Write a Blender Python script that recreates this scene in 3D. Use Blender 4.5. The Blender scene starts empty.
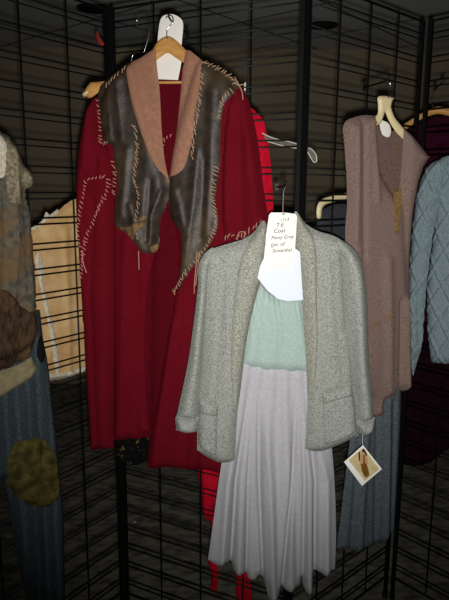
import bpy, bmesh, math, random
import numpy as np
from mathutils import Vector, Matrix, noise
from mathutils.geometry import delaunay_2d_cdt
random.seed(4)
scene = bpy.context.scene
COL = scene.collection
EYE = 1.58
F = 583.0
PITCH, ROLL = math.radians(-10.7), math.radians(0.45)

# ------------------------------------------------------------------ camera
cam = bpy.data.objects.new('camera', bpy.data.cameras.new('camera'))
COL.objects.link(cam)
cam.data.sensor_fit = 'VERTICAL'; cam.data.sensor_height = 36.0; cam.data.lens = 36.0 * F / 600.0
cam.data.clip_start = 0.02
CM = Matrix.Translation((0, 0, EYE)) @ Matrix.Rotation(math.radians(90) + PITCH, 4, 'X') @ Matrix.Rotation(ROLL, 4, 'Z')
cam.matrix_world = CM
scene.camera = cam
R3 = np.array(CM.to_3x3())

def ray(px, py):
    d = R3 @ np.array([(px - 224.5) / F, -(py - 300.0) / F, -1.0])
    return d

class Plane:
    """a vertical hanging plane: through the point at horizontal slope t and depth Y, turned by yaw degrees"""
    def __init__(self, px, Y, yaw):
        t = (px - 224.5) / 593.0
        self.X0, self.Y0, self.a = t * Y, Y, math.radians(yaw)
        self.e = np.array([math.cos(self.a), math.sin(self.a), 0.0])
        self.n = np.array([math.sin(self.a), -math.cos(self.a), 0.0])
        self.o = np.array([self.X0, self.Y0, 0.0])
    def sz(self, px, py, h=0.0):
        d = ray(px, py); c = np.array([0, 0, EYE])
        k = np.dot(self.o + h * self.n - c, self.n) / np.dot(d, self.n)
        p = c + k * d
        return float(np.dot(p - self.o, self.e)), float(p[2])
    def world(self, s, h, z):
        p = self.o + s * self.e + h * self.n
        return Vector((p[0], p[1], z))

# ------------------------------------------------------------------ materials
def lin(c):
    return tuple(((v / 255.0) / 12.92 if v / 255.0 <= .04045 else ((v / 255.0 + .055) / 1.055) ** 2.4) for v in c)

def mat(name, c1, c2=None, scale=200, lo=.35, hi=.65, rough=.9, bump=.4, bscale=300, bdist=.002, sheen=0.0, spec=.2,
        c3=None, c3scale=12, c3lo=.45, c3hi=.62, stripes=None, metal=0.0, stretch=(1, 1, 1), alpha=1.0, wavebump=None, detail=3):
    m = bpy.data.materials.new(name); m.use_nodes = True
    nt = m.node_tree; N, L = nt.nodes, nt.links
    bs = N['Principled BSDF']
    bs.inputs['Roughness'].default_value = rough
    bs.inputs['Specular IOR Level'].default_value = spec
    bs.inputs['Metallic'].default_value = metal
    if sheen:
        bs.inputs['Sheen Weight'].default_value = sheen; bs.inputs['Sheen Roughness'].default_value = .5
        bs.inputs['Sheen Tint'].default_value = (*lin(c1), 1)
    tc = N.new('ShaderNodeTexCoord'); mp = N.new('ShaderNodeMapping'); mp.inputs['Scale'].default_value = stretch
    L.new(tc.outputs['Object'], mp.inputs['Vector'])
    vec = mp.outputs['Vector']
    def ramp(src, lo, hi):
        r = N.new('ShaderNodeMapRange'); r.inputs['From Min'].default_value = lo; r.inputs['From Max'].default_value = hi
        L.new(src, r.inputs['Value']); return r.outputs['Result']
    def nz(sc, d=detail):
        n = N.new('ShaderNodeTexNoise'); n.inputs['Scale'].default_value = sc; n.inputs['Detail'].default_value = d
        L.new(vec, n.inputs['Vector']); return n.outputs['Fac']
    def mix(fac, a, b):
        x = N.new('ShaderNodeMix'); x.data_type = 'RGBA'; L.new(fac, x.inputs[0])
        for v, i in ((a, 6), (b, 7)):
            if isinstance(v, tuple): x.inputs[i].default_value = (*lin(v), 1)
            else: L.new(v, x.inputs[i])
        return x.outputs[2]
    cur = tuple(c1)
    if stripes:
        sc, dist, cs, lo_, hi_ = stripes
        w = N.new('ShaderNodeTexWave'); w.bands_direction = 'X'; w.inputs['Scale'].default_value = sc
        w.inputs['Distortion'].default_value = dist; w.inputs['Detail'].default_value = 0.0; w.inputs['Detail Scale'].default_value = 1.0
        L.new(vec, w.inputs['Vector'])
        cur = mix(ramp(w.outputs['Fac'], lo_, hi_), cur, tuple(cs))
    if c2: cur = mix(ramp(nz(scale), lo, hi), cur, tuple(c2))
    if c3: cur = mix(ramp(nz(c3scale, 4), c3lo, c3hi), cur, tuple(c3))
    if isinstance(cur, tuple): bs.inputs['Base Color'].default_value = (*lin(cur), 1)
    else: L.new(cur, bs.inputs['Base Color'])
    if bump:
        b = N.new('ShaderNodeBump'); b.inputs['Strength'].default_value = bump; b.inputs['Distance'].default_value = bdist
        if wavebump:
            w = N.new('ShaderNodeTexWave'); w.bands_direction = wavebump[0]; w.inputs['Scale'].default_value = wavebump[1]
            w.inputs['Distortion'].default_value = wavebump[2]; L.new(vec, w.inputs['Vector'])
            a = N.new('ShaderNodeMath'); a.operation = 'ADD'; L.new(w.outputs['Fac'], a.inputs[0]); L.new(nz(bscale), a.inputs[1])
            L.new(a.outputs[0], b.inputs['Height'])
        else:
            L.new(nz(bscale), b.inputs['Height'])
        L.new(b.outputs['Normal'], bs.inputs['Normal'])
    if alpha < 1:
        bs.inputs['Alpha'].default_value = alpha
    return m

MT = dict(
    wire=mat('black enamelled wire', (13, 13, 14), rough=.45, spec=.28, bump=0),
    felt=mat('red wool felt', (116, 17, 31), (92, 11, 23), scale=260, bump=.6, bscale=420, sheen=.25, spec=.05, c3=(102, 13, 26), c3scale=9),
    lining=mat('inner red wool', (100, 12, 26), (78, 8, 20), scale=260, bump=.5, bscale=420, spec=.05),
    leather=mat('worn brown leather', (62, 50, 39), (41, 35, 29), scale=35, rough=.5, bump=.4, bscale=60, bdist=.004, spec=.36, c3=(84, 69, 48), c3scale=9, c3lo=.5, c3hi=.72),
    leather_tan=mat('scuffed tan leather', (128, 98, 58), (70, 56, 40), scale=70, rough=.6, bump=.4, bscale=90, spec=.3),
    suede=mat('tan suede', (164, 120, 98), (148, 106, 85), scale=90, bump=.4, bscale=300, sheen=.2, spec=.1, c3=(152, 108, 87), c3scale=14),
    lace=mat('tan leather lacing', (180, 146, 118), bump=0, rough=.7),
    lace_pale=mat('pale pink yarn', (206, 142, 134), bump=0, rough=.9),
    wood=mat('pale varnished wood', (214, 160, 92), (196, 140, 74), scale=30, rough=.35, bump=.1, spec=.5, stretch=(1, 1, 6)),
    chrome=mat('bright steel wire', (200, 200, 200), rough=.2, metal=1.0, bump=0),
    darkwire=mat('dull steel wire', (92, 84, 78), rough=.35, metal=.8, bump=0),
    paper=mat('white card', (244, 240, 232), rough=.8, bump=0),
    paper_blue=mat('bluish white sheet', (226, 232, 244), rough=.7, bump=0),
    ink=mat('black ink', (36, 32, 34), rough=.8, bump=0),
    tweed=mat('grey tweed', (172, 174, 165), (122, 125, 118), scale=300, lo=.36, hi=.64, bump=.5, bscale=320, bdist=.003, spec=.1, detail=4),
    tweed_fine=mat('grey tweed lapel', (178, 177, 163), (118, 118, 108), scale=330, lo=.36, hi=.64, bump=.5, bscale=320, bdist=.003, spec=.1, detail=4),
    mint=mat('mint cotton', (172, 190, 183), (160, 180, 172), scale=160, bump=.25, bscale=260, spec=.1),
    skirt=mat('lavender grey cotton', (187, 186, 189), (177, 176, 181), scale=120, bump=.2, bscale=240, spec=.1),
    red=mat('bright red jersey', (210, 16, 46), (190, 10, 36), scale=60, bump=.2, spec=.15),
    clear=mat('milky clear plastic', (225, 222, 205), rough=.2, spec=.6, bump=0, alpha=.8),
    clear_core=mat('clear plastic web', (140, 140, 130), rough=.2, spec=.6, bump=0, alpha=.35),
    cream=mat('cream plastic', (226, 208, 160), rough=.4, spec=.4, bump=.05, bscale=40),
    mauve=mat('mauve knit', (143, 120, 110), (116, 97, 91), scale=200, bump=.7, bscale=220, bdist=.003, sheen=.2, spec=.05, c3=(130, 109, 101), c3scale=10),
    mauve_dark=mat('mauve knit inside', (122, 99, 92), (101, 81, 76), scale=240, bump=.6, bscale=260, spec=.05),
    gold=mat('old gold thread', (150, 118, 66), (112, 86, 44), scale=180, bump=.6, bscale=200, rough=.8),
    herring=mat('slate blue wool', (106, 114, 119), (67, 75, 80), scale=260, bump=.6, bscale=300, spec=.05, detail=4),
    cable=mat('blue grey cable knit', (142, 157, 161), (112, 129, 134), scale=260, bump=.9, bscale=260, bdist=.003, spec=.05),
    plum=mat('plum velvet', (56, 14, 32), (42, 9, 25), scale=40, bump=.2, rough=.9, spec=.05),
    plum_dark=mat('dark plum gauze', (36, 12, 20), (26, 8, 16), scale=40, bump=.2, spec=.05),
    tatter=mat('mottled gauze', (104, 98, 84), (70, 70, 65), scale=60, bump=.9, bscale=90, bdist=.005, c3=(110, 88, 62), c3scale=14, spec=.1),
    tatter_yarn=mat('pale knotted yarn', (150, 138, 110), (100, 94, 78), scale=120, bump=.6),
    fur=mat('matted brown fur', (86, 66, 48), (44, 36, 30), scale=50, lo=.3, hi=.7, bump=1.0, bscale=120, bdist=.006, spec=.05, stretch=(2, 1, .7), c3=(110, 82, 56), c3scale=9),
    band=mat('dull tan cloth', (142, 132, 98), (126, 116, 86), scale=50, bump=.3, bscale=200),
    denim=mat('striped blue cotton', (58, 68, 73), (48, 57, 61), scale=180, bump=.3, bscale=260, stripes=(10.0, .5, (82, 93, 97), .5, 1.0), spec=.1),
    olive=mat('mossy olive fabric', (98, 90, 46), (62, 56, 30), scale=40, bump=1.0, bscale=110, bdist=.005, spec=.05),
    sherpa=mat('tan hide', (212, 172, 118), (196, 154, 100), scale=40, bump=.3, bscale=120, c3=(222, 186, 134), c3scale=12, spec=.1),
    fluff=mat('white fleece', (226, 216, 196), (196, 184, 160), scale=120, bump=1.0, bscale=160, bdist=.004),
    floral=mat('black floral cotton', (14, 13, 14), c3=(110, 92, 40), c3scale=75, c3lo=.62, c3hi=.7, bump=.2, spec=.1),
    greycloth=mat('charcoal cloth', (60, 62, 66), (50, 52, 56), scale=100, bump=.3),
    teal=mat('teal plastic', (30, 110, 110), bump=0, rough=.4),
    black=mat('black rubber', (12, 12, 12), bump=0),
    pic_bg=mat('photo cream ground', (214, 198, 150), (196, 178, 130), scale=60, bump=0, rough=.4),
    pic_skin=mat('photo beige tone', (196, 150, 108), bump=0, rough=.4),
    pic_dark=mat('photo dark tone', (58, 34, 24), bump=0, rough=.4),
    pic_gold=mat('photo gold tone', (140, 98, 38), (86, 58, 22), scale=500, bump=0, rough=.4),
    scrap=mat('pale scrap paper', (190, 185, 175), bump=0),
    bluebit=mat('pale blue cloth', (120, 126, 186), bump=0),
)

# ------------------------------------------------------------------ mesh helpers
def link_mesh(name, verts, faces, m, parent=None, smooth=True):
    me = bpy.data.meshes.new(name)
    me.from_pydata([tuple(v) for v in verts], [], faces)
    me.update()
    if smooth:
        me.polygons.foreach_set('use_smooth', [True] * len(me.polygons))
    me.materials.append(m)
    o = bpy.data.objects.new(name, me)
    COL.objects.link(o)
    if parent: o.parent = parent
    return o

def fix_normals(o):
    bm = bmesh.new(); bm.from_mesh(o.data)
    bmesh.ops.recalc_face_normals(bm, faces=bm.faces)
    bm.to_mesh(o.data); bm.free()
    return o

class Thing:
    def __init__(self, name, label, cat, plane, base, group=None, h=0.0):
        self.p = plane
        self.s0, self.z0 = plane.sz(*base, h)
        o = bpy.data.objects.new(name, None); COL.objects.link(o)
        o.empty_display_size = .05
        o.location = plane.world(self.s0, 0, self.z0); o.rotation_euler = (0, 0, plane.a)
        o['label'] = label; o['category'] = cat
        if group: o['group'] = group
        self.o = o
    def loc(self, s, h, z):
        return (s - self.s0, -h, z - self.z0)
    def px(self, x, y, h=0.0):
        s, z = self.p.sz(x, y, h)
        return Vector(self.loc(s, h, z))

def catmull(pts, closed=True, step=None, n=6):
    out = []; P = [np.array(p, float) for p in pts]; k = len(P)
    rng = range(k if closed else k - 1)
    for i in rng:
        p1, p2 = P[i], P[(i + 1) % k]
        if np.allclose(p1, p2): continue
        p0 = P[i - 1] if (closed or i > 0) else p1
        p3 = P[(i + 2) % k] if (closed or i + 2 < k) else p2
        L = np.linalg.norm(p2 - p1)
        nn = max(1, int(math.ceil(L / step))) if step else n
        t1 = (p2 - p0) * .5; t2 = (p3 - p1) * .5
        for v in (0, 1):
            t = t1 if v == 0 else t2
            l = np.linalg.norm(t)
            if l > L: t *= L / l
        for j in range(nn):
            t = j / nn
            out.append((2*t**3-3*t**2+1)*p1 + (t**3-2*t**2+t)*t1 + (-2*t**3+3*t**2)*p2 + (t**3-t**2)*t2)
    if not closed: out.append(P[-1])
    return np.array(out)

def seg_dist(Q, A, B):
    """min distance of points Q (n,2) to segments A->B (m,2)"""
    out = np.full(len(Q), 1e9)
    for a, b in zip(A, B):
        ab = b - a; l2 = float(ab @ ab) + 1e-15
        t = np.clip(((Q - a) @ ab) / l2, 0, 1)
        d = Q - (a + t[:, None] * ab)
        out = np.minimum(out, np.einsum('ij,ij->i', d, d))
    return np.sqrt(out)

def inside(Q, P):
    x, y = Q[:, 0], Q[:, 1]; r = np.zeros(len(Q), bool)
    for a, b in zip(P, np.roll(P, -1, 0)):
        c = ((a[1] > y) != (b[1] > y))
        with np.errstate(divide='ignore', invalid='ignore'):
            xi = (b[0] - a[0]) * (y - a[1]) / (b[1] - a[1]) + a[0]
        r ^= c & (x < xi)
    return r

class Sheet:
    """a cloth panel with real thickness: an outline on the hanging plane, rounded edges, folds and a back"""
    def __init__(self, name, thing, poly, m, off=0.0, T=.02, tb=.006, w=.03, folds=(), pitch=.008, wob=(.004, 9), host=None,
                 fn=None, parent=None, uh=None, label=None, edge_jit=0.0, seed=0, curve=True):
        pl = thing.p; self.th = thing
        self.off, self.T, self.w, self.host, self.wob, self.fn, self.seed = off, T, w, host, wob, fn, seed
        h0 = uh if uh is not None else (host.off + host.T if host else off)
        pts = [pl.sz(x, y, h0) for x, y in poly]
        B = catmull(pts, True, step=pitch * 1.2) if curve else catmull_lin(pts, pitch * 1.2)
        if edge_jit:
            for i in range(len(B)):
                B[i] += np.array([noise.noise((i * .9, seed, 3.1)), noise.noise((i * .9, seed, 9.7))]) * edge_jit
        self.B = B
        self.folds = [(np.array([pl.sz(x, y, h0) for x, y in f[0]]), f[1], f[2], len(f) > 3) for f in folds]
        lo, hi = B.min(0), B.max(0)
        gx = np.arange(lo[0], hi[0], pitch); gy = np.arange(lo[1], hi[1], pitch * .87)
        G = np.array([(x + (pitch * .5 if j % 2 else 0), y) for j, y in enumerate(gy) for x in gx]) if len(gx) and len(gy) else np.zeros((0, 2))
        if len(G):
            G = G[inside(G, B)]
        if len(G):
            G = G[seg_dist(G, B, np.roll(B, -1, 0)) > pitch * .55]
        allp = [Vector(p) for p in B] + [Vector(p) for p in G]
        nb = len(B)
        V, E, FC, ov, oe, of = delaunay_2d_cdt(allp, [(i, (i + 1) % nb) for i in range(nb)], [], 1, 1e-7)
        Q = np.array([(v.x, v.y) for v in V])
        tris = [tuple(f) for f in FC]
        cnt = {}
        for f in tris:
            for i in range(len(f)):
                e = tuple(sorted((f[i], f[(i + 1) % len(f)]))); cnt[e] = cnt.get(e, 0) + 1
        bset = set(v for e, c in cnt.items() if c == 1 for v in e)
        base, prof = self.base(Q)
        verts = []; fi = {}; bi = {}
        for i, (q, b0, p0) in enumerate(zip(Q, base, prof)):
            if i in bset:
                fi[i] = bi[i] = len(verts); verts.append(thing.loc(q[0], b0, q[1]))
            else:
                fi[i] = len(verts); verts.append(thing.loc(q[0], b0 + p0 * T, q[1]))
                bi[i] = len(verts); verts.append(thing.loc(q[0], b0 - p0 * tb, q[1]))
        faces = [tuple(fi[v] for v in f) for f in tris] + [tuple(bi[v] for v in reversed(f)) for f in tris]
        faces = [f for f in faces if len(set(f)) == len(f)]
        seen = set(); ff = []
        for f in faces:
            k = tuple(sorted(f))
            if k in seen: continue
            seen.add(k); ff.append(f)
        self.o = fix_normals(link_mesh(name, verts, ff, m, parent or thing.o))
        rim = set(fi[i] for i in bset)
        me = self.o.data
        at = me.attributes.get('sharp_edge') or me.attributes.new('sharp_edge', 'BOOLEAN', 'EDGE')
        at.data.foreach_set('value', [e.vertices[0] in rim and e.vertices[1] in rim for e in me.edges])
        if label: self.o['label'] = label
    def base(self, Q):
        Q = np.asarray(Q, float)
        d = seg_dist(Q, self.B, np.roll(self.B, -1, 0))
        d = np.where(inside(Q, self.B), d, 0)
        k = np.clip(d / self.w, 0, 1)
        prof = k * (2 - k)
        h = np.full(len(Q), float(self.off)) if not self.host else self.host.front(Q) + self.off
        for poly, amp, wd, grow in self.folds:
            dd = seg_dist(Q, poly[:-1], poly[1:])
            g = 1.0
            if grow:      # a pleat that opens out gradually from its upper end
                zt, zb = poly[0, 1], poly[-1, 1]
                g = np.clip((zt - Q[:, 1]) / (zt - zb) * 1.6, 0, 1)
            h = h + amp * g * np.exp(-(dd / wd) ** 2)
        if self.fn is not None: h = h + self.fn(Q)
        if self.wob:
            a, f = self.wob
            h = h + np.array([noise.noise((q[0] * f, q[1] * f * .35, self.seed + 1.7)) for q in Q]) * a
        return h, prof
    def front(self, Q):
        b, p = self.base(Q)
        return b + p * self.T

def catmull_lin(pts, step):
    out = []
    for a, b in zip(pts, pts[1:] + pts[:1]):
        a, b = np.array(a), np.array(b); n = max(1, int(np.linalg.norm(b - a) / step))
        for j in range(n): out.append(a + (b - a) * j / n)
    return np.array(out)

class Tubes:
    def __init__(self): self.v = []; self.f = []
    def tube(self, pts, r, seg=8, taper=None):
        pts = [Vector(p) for p in pts]; n = len(pts); base = len(self.v)
        up = None
        for i, p in enumerate(pts):
            t = (pts[min(i + 1, n - 1)] - pts[max(i - 1, 0)])
            if t.length < 1e-9: t = Vector((0, 0, 1))
            t.normalize()
            if up is None:
                up = t.orthogonal().normalized()
            else:
                up = (up - t * up.dot(t))
                up = up.normalized() if up.length > 1e-6 else t.orthogonal().normalized()
            b = t.cross(up)
            rr = r if taper is None else r * (1 + (taper - 1) * i / max(1, n - 1))
            for k in range(seg):
                a = 2 * math.pi * k / seg
                self.v.append(tuple(p + up * (rr * math.cos(a)) + b * (rr * math.sin(a))))
        for i in range(n - 1):
            for k in range(seg):
                a, b_ = base + i * seg + k, base + i * seg + (k + 1) % seg
                self.f.append((a, b_, b_ + seg, a + seg))
        self.f.append(tuple(base + k for k in range(seg))[::-1])
        self.f.append(tuple(base + (n - 1) * seg + k for k in range(seg)))
        return self
    def box(self, c, x, y, z):
        """box around c with half-axis vectors x, y, z"""
        c, x, y, z = map(Vector, (c, x, y, z)); b = len(self.v)
        for i in (-1, 1):
            for j in (-1, 1):
                for k in (-1, 1): self.v.append(tuple(c + x * i + y * j + z * k))
        for q in ((0, 1, 3, 2), (4, 6, 7, 5), (0, 4, 5, 1), (2, 3, 7, 6), (0, 2, 6, 4), (1, 5, 7, 3)):
            self.f.append(tuple(b + i for i in q))
        return self
    def build(self, name, m, parent=None, label=None, smooth=True):
        o = fix_normals(link_mesh(name, self.v, self.f, m, parent, smooth))
        if label: o['label'] = label
        return o

def smooth3(pts, n=8):
    return [Vector(p) for p in catmull([tuple(p) for p in pts], False, n=n)]

def wire(thing, name, pts, r, m, parent=None, label=None, seg=8):
    """pts: (px, py, h)"""
    q = [thing.px(x, y, h) for x, y, h in pts]
    return Tubes().tube(smooth3(q), r, seg).build(name, m, parent or thing.o, label)

def stitches(name, thing, host, lines, m, r=.0014, gap=.011, length=.013, ang=40, jit=.3, parent=None, lift=.0025, tails=()):
    """short lacing stitches crossing each line, lying on the host cloth; every line and every loose end is a part"""
    pl = thing.p; h0 = host.off + host.T
    for ln in lines:
        T = Tubes()
        P = catmull([pl.sz(x, y, h0) for x, y in ln], False, step=.003)
        acc = 0; sg = 1
        for i in range(1, len(P)):
            acc += np.linalg.norm(P[i] - P[i - 1])
            if acc >= gap:
                acc = random.uniform(-jit, jit) * gap
                t = P[i] - P[i - 1]; t = t / (np.linalg.norm(t) + 1e-9)
                a = math.radians(ang + random.uniform(-26, 26))
                d = np.array([t[0] * math.cos(a) - t[1] * math.sin(a), t[0] * math.sin(a) + t[1] * math.cos(a)])
                L = length * random.uniform(.7, 1.3)
                bend = np.array([-d[1], d[0]]) * L * random.uniform(-.14, .14)
                Q = np.array([P[i] + d * L * k + bend * b for k, b in ((-.5, 0), (-.17, 1), (.17, 1), (.5, 0))])
                H = host.front(Q)
                T.tube([thing.loc(q[0], h + lift * b, q[1]) for q, h, b in zip(Q, H, (0.2, 1, 1, 0.2))], r, 6)
        if T.v: T.build(name, m, parent or thing.o)
    for tl in tails:
        T = Tubes()
        Q = catmull([pl.sz(x, y, h0) for x, y in tl], False, step=.006); H = host.front(Q)
        T.tube([thing.loc(q[0], h + .003, q[1]) for q, h in zip(Q, H)], r, 6)
        T.build(name + '_end', m, parent or thing.o)

def fan(tops, bots, amp, w):
    return [([t, b], a, w) for t, b, a in zip(tops, bots, amp)]

# ------------------------------------------------------------------ the room
def structure(name, verts, faces, m):
    o = link_mesh(name, verts, faces, m, None, False); o['kind'] = 'structure'; return o
XL, XR, YB, YF, ZC = -3.4, 3.6, 4.6, -1.6, EYE + 1.03
m_wall = mat('warm grey wall paint', (148, 136, 112), (140, 128, 104), scale=3, bump=.1, bscale=60)
m_floor = mat('dark mottled carpet', (138, 134, 118), (92, 90, 80), scale=14, lo=.4, hi=.62, bump=.6, bscale=200, bdist=.004, stretch=(1, 2.2, 1))
# ceiling tiles laid on the diagonal
m_ceil = bpy.data.materials.new('grey ceiling tiles'); m_ceil.use_nodes = True
_n, _l = m_ceil.node_tree.nodes, m_ceil.node_tree.links
_tc = _n.new('ShaderNodeTexCoord'); _mp = _n.new('ShaderNodeMapping'); _mp.inputs['Rotation'].default_value = (0, 0, math.radians(40))
_br = _n.new('ShaderNodeTexBrick'); _br.offset = 0; _br.inputs['Scale'].default_value = 1.0
_br.inputs['Brick Width'].default_value = .61; _br.inputs['Row Height'].default_value = .61; _br.inputs['Mortar Size'].default_value = .011
_br.inputs['Color1'].default_value = (*lin((205, 205, 200)), 1); _br.inputs['Color2'].default_value = (*lin((198, 198, 194)), 1); _br.inputs['Mortar'].default_value = (*lin((120, 120, 118)), 1)
_l.new(_tc.outputs['Object'], _mp.inputs['Vector']); _l.new(_mp.outputs['Vector'], _br.inputs['Vector'])
_l.new(_br.outputs['Color'], _n['Principled BSDF'].inputs['Base Color']); _n['Principled BSDF'].inputs['Roughness'].default_value = .9
_n['Principled BSDF'].inputs['Specular IOR Level'].default_value = .1
structure('floor', [(XL, YF, 0), (XR, YF, 0), (XR, YB, 0), (XL, YB, 0)], [(0, 1, 2, 3)], m_floor)
structure('ceiling', [(XL, YF, ZC), (XR, YF, ZC), (XR, YB, ZC), (XL, YB, ZC)], [(3, 2, 1, 0)], m_ceil)
structure('wall_back', [(XL, YB, 0), (XR, YB, 0), (XR, YB, ZC), (XL, YB, ZC)], [(0, 1, 2, 3)], m_wall)
structure('wall_left', [(XL, YF, 0), (XL, YB, 0), (XL, YB, ZC), (XL, YF, ZC)], [(0, 1, 2, 3)], m_wall)
structure('wall_right', [(XR, YF, 0), (XR, YB, 0), (XR, YB, ZC), (XR, YF, ZC)], [(3, 2, 1, 0)], m_wall)
structure('wall_front', [(XL, YF, 0), (XR, YF, 0), (XR, YF, ZC), (XL, YF, ZC)], [(3, 2, 1, 0)], m_wall)

def ceiling_light(px, py, label):
    d = ray(px, py); k = (ZC - EYE) / d[2]; c = Vector((d[0] * k, d[1] * k, ZC))
    t = bpy.data.objects.new('ceiling_light', None); COL.objects.link(t); t.location = c
    t['label'] = label; t['category'] = 'light'; t['group'] = 'unlit recessed ceiling lights'
    def lathe(name, prof, m):
        v = []; f = []; S = 28
        for r, z in prof:
            for k in range(S): v.append((r * math.cos(2 * math.pi * k / S), r * math.sin(2 * math.pi * k / S), z))
        for i in range(len(prof) - 1):
            for k in range(S):
                a, b = i * S + k, i * S + (k + 1) % S
                f.append((a, b, b + S, a + S))
        f.append(tuple((len(prof) - 1) * S + k for k in range(S)))
        return link_mesh(name, v, f, m, t)
    lathe('trim_ring', [(.096, -.0005), (.096, -.006), (.082, -.008), (.076, -.003), (.0755, -.002)], MT['wire'])
    lathe('reflector', [(.0755, -.002), (.06, -.0012), (.02, -.0011)], MT['black'])
ceiling_light(93, 8, 'dark round recessed ceiling light above the left grid panel')
ceiling_light(323, 25, 'dark round recessed ceiling light seen through the grid right of the center post')

# ------------------------------------------------------------------ grid panels
A = Vector((-.375, 1.955, 0)); Bp = Vector((.212, 1.665, 0)); C = Vector((.656, 2.065, 0))
ZT = EYE + .553
ZREF = Plane(297, 1.668, 0).sz(297, 86.7)[1]
PITCHZ = .0746
def panel(P, Q, label):
    d = (Q - P); L = d.length; d.normalize(); nrm = Vector((d.y, -d.x, 0))
    if nrm.y > 0: nrm = -nrm
    t = bpy.data.objects.new('grid_panel', None); COL.objects.link(t); t.location = (P + Q) / 2
    t.rotation_euler = (0, 0, math.atan2(d.y, d.x)); t['label'] = label; t['category'] = 'display panel'; t['group'] = 'black wire grid panels'
    fr = Tubes(); a = .0062
    for s in (-1, 1):
        fr.box((s * (L / 2 - a - .002), 0, ZT / 2 + .01), (a, 0, 0), (0, a, 0), (0, 0, ZT / 2 - .01))
    for z in (ZT - .004, .09):
        fr.tube([(-L / 2 + .012, 0, z), (L / 2 - .012, 0, z)], .004, 8)
    fr.build('frame', MT['wire'], t.id_data if False else t, None, False)
    w = Tubes()
    k0 = -int((ZREF - .14) / PITCHZ); z = ZREF + k0 * PITCHZ
    while z < ZT - .02:
        for g in (-.0090, .0090):
            w.tube([(-L / 2 + .008, -.0022, z + g), (L / 2 - .008, -.0022, z + g)], .0021, 8)
        z += PITCHZ
    for i in (1, 2, 3):
        x = -L / 2 + L * i / 4
        w.tube([(x, .0022, .09), (x, .0022, ZT - .004)], .0027, 8)
    w.build('wire_lattice', MT['wire'], t)
    for s in (-1, 1):
        Tubes().tube([(s * (L / 2 - a - .002), 0, 0), (s * (L / 2 - a - .002), 0, .02)], .011, 12).build('foot', MT['black'], t)
    return t
dl = Vector((-.097, -.132, 0)); dr = Vector((.09, -.1, 0))
panel(A + dl * 3.93, A + dl * -.03, 'black wire grid panel at far left, behind the tattered top')
panel(A + Vector((.011, -.006, 0)), Bp, 'black wire grid panel behind the red wool coat')
panel(Bp + Vector((.001, .001, 0)), C - Vector((.004, .004, 0)), 'black wire grid panel behind the mauve knit tunic')
panel(C + Vector((.010, -.012, 0)), C + dr * 4.4, 'black wire grid panel at far right, behind the cable knit sweater')

# ================================================================== hanging planes
PC = Plane(174, 1.70, -15)      # coat
PJ = Plane(280, 1.50, 2)        # jacket and skirt
PM = Plane(385, 1.72, 20)       # mauve tunic
PL = Plane(40, 1.62, 40)        # tattered top
PT = Plane(62, 1.90, 50)        # tan hide behind left panel
PR = Plane(262, 1.80, -20)      # red dress behind
PS = Plane(430, 1.87, -38)      # sweater
PP = Plane(430, 2.28, -10)      # plum

def peg(px, py, plane, hook_h, gridY, label, length=None):
    """a black peg hook running out from the grid"""
    t = Thing('display_hook', label, 'hook', plane, (px, py), 'peg hooks on the grid')
    p0 = t.px(px, py, hook_h)
    back = gridY
    T = Tubes()
    T.tube([p0 + Vector((0, -.02, .010)), p0 + Vector((0, -.016, 0)), p0 + Vector((0, 0, -.004)), p0 + Vector((0, back, -.004))], .0026, 8)
    T.build('peg', MT['wire'], t.o)
    T2 = Tubes(); T2.box(p0 + Vector((0, back, -.004)), (.005, 0, 0), (0, .002, 0), (0, 0, .009)); T2.build('bracket', MT['wire'], t.o, None, False)

# ================================================================== red wool coat
coat = Thing('wool_coat', 'long dark red wool coat with brown leather yoke and tan suede collar', 'coat', PC, (150, 455))
back = Sheet('back_panel', coat, [(103, 92), (130, 70), (152, 62), (166, 70), (184, 66), (205, 66), (240, 96), (252, 180), (250, 300), (235, 420), (180, 436), (150, 437), (130, 438), (114, 438), (106, 300), (104, 180)],
             MT['lining'], off=-.030, T=.008, tb=.006, w=.02, pitch=.014, wob=(.004, 8), folds=[([(152, 200), (148, 430)], -.012, .012)])
lf = Sheet('front_panel', coat, [(112, 82), (130, 64), (140, 70), (152, 120), (167, 182), (160, 230), (148, 285), (145, 340), (146, 400), (149, 430), (149, 430), (140, 439), (126, 438), (112, 441), (112, 441), (111, 330), (109, 220), (104, 140), (104, 100)],
           MT['felt'], off=.008, T=.018, tb=.006, w=.03, pitch=.0085, wob=(.006, 9),
           folds=[([(113, 170), (113, 440)], -.016, .007), ([(128, 240), (122, 436)], .010, .016), ([(139, 260), (138, 436)], -.006, .010), ([(146, 280), (146, 430)], .006, .008)])
rf = Sheet('front_panel', coat, [(170, 178), (188, 100), (202, 62), (222, 74), (240, 92), (243, 110), (252, 190), (258, 290), (250, 400), (222, 474), (222, 474), (205, 468), (190, 470), (172, 467), (147, 468), (147, 468), (152, 430), (158, 400), (166, 350), (177, 293), (179, 250), (173, 215)],
           MT['felt'], off=.012, T=.020, tb=.006, w=.03, pitch=.0085, wob=(.006, 9), seed=5,
           folds=[([(180, 290), (164, 400), (156, 466)], .010, .012), ([(196, 290), (186, 466)], -.008, .014), ([(210, 290), (206, 466)], .010, .016), ([(238, 110), (240, 230)], -.010, .012)])
ls = Sheet('sleeve', coat, [(97, 97), (92, 100), (86, 113), (80, 140), (77, 175), (77, 215), (80, 255), (83, 300), (86, 370), (91, 451), (91, 451), (102, 449), (113, 449), (113, 449), (114, 330), (113, 230), (111, 160), (103, 142), (101, 118)],
           MT['felt'], off=.014, T=.030, tb=.02, w=.028, pitch=.0075, wob=(.005, 10), seed=9,
           folds=[([(92, 110), (89, 165)], .008, .010), ([(100, 110), (100, 170)], -.008, .008), ([(97, 200), (94, 300), (100, 445)], -.006, .010), ([(84, 190), (86, 320)], .006, .008)])
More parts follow.
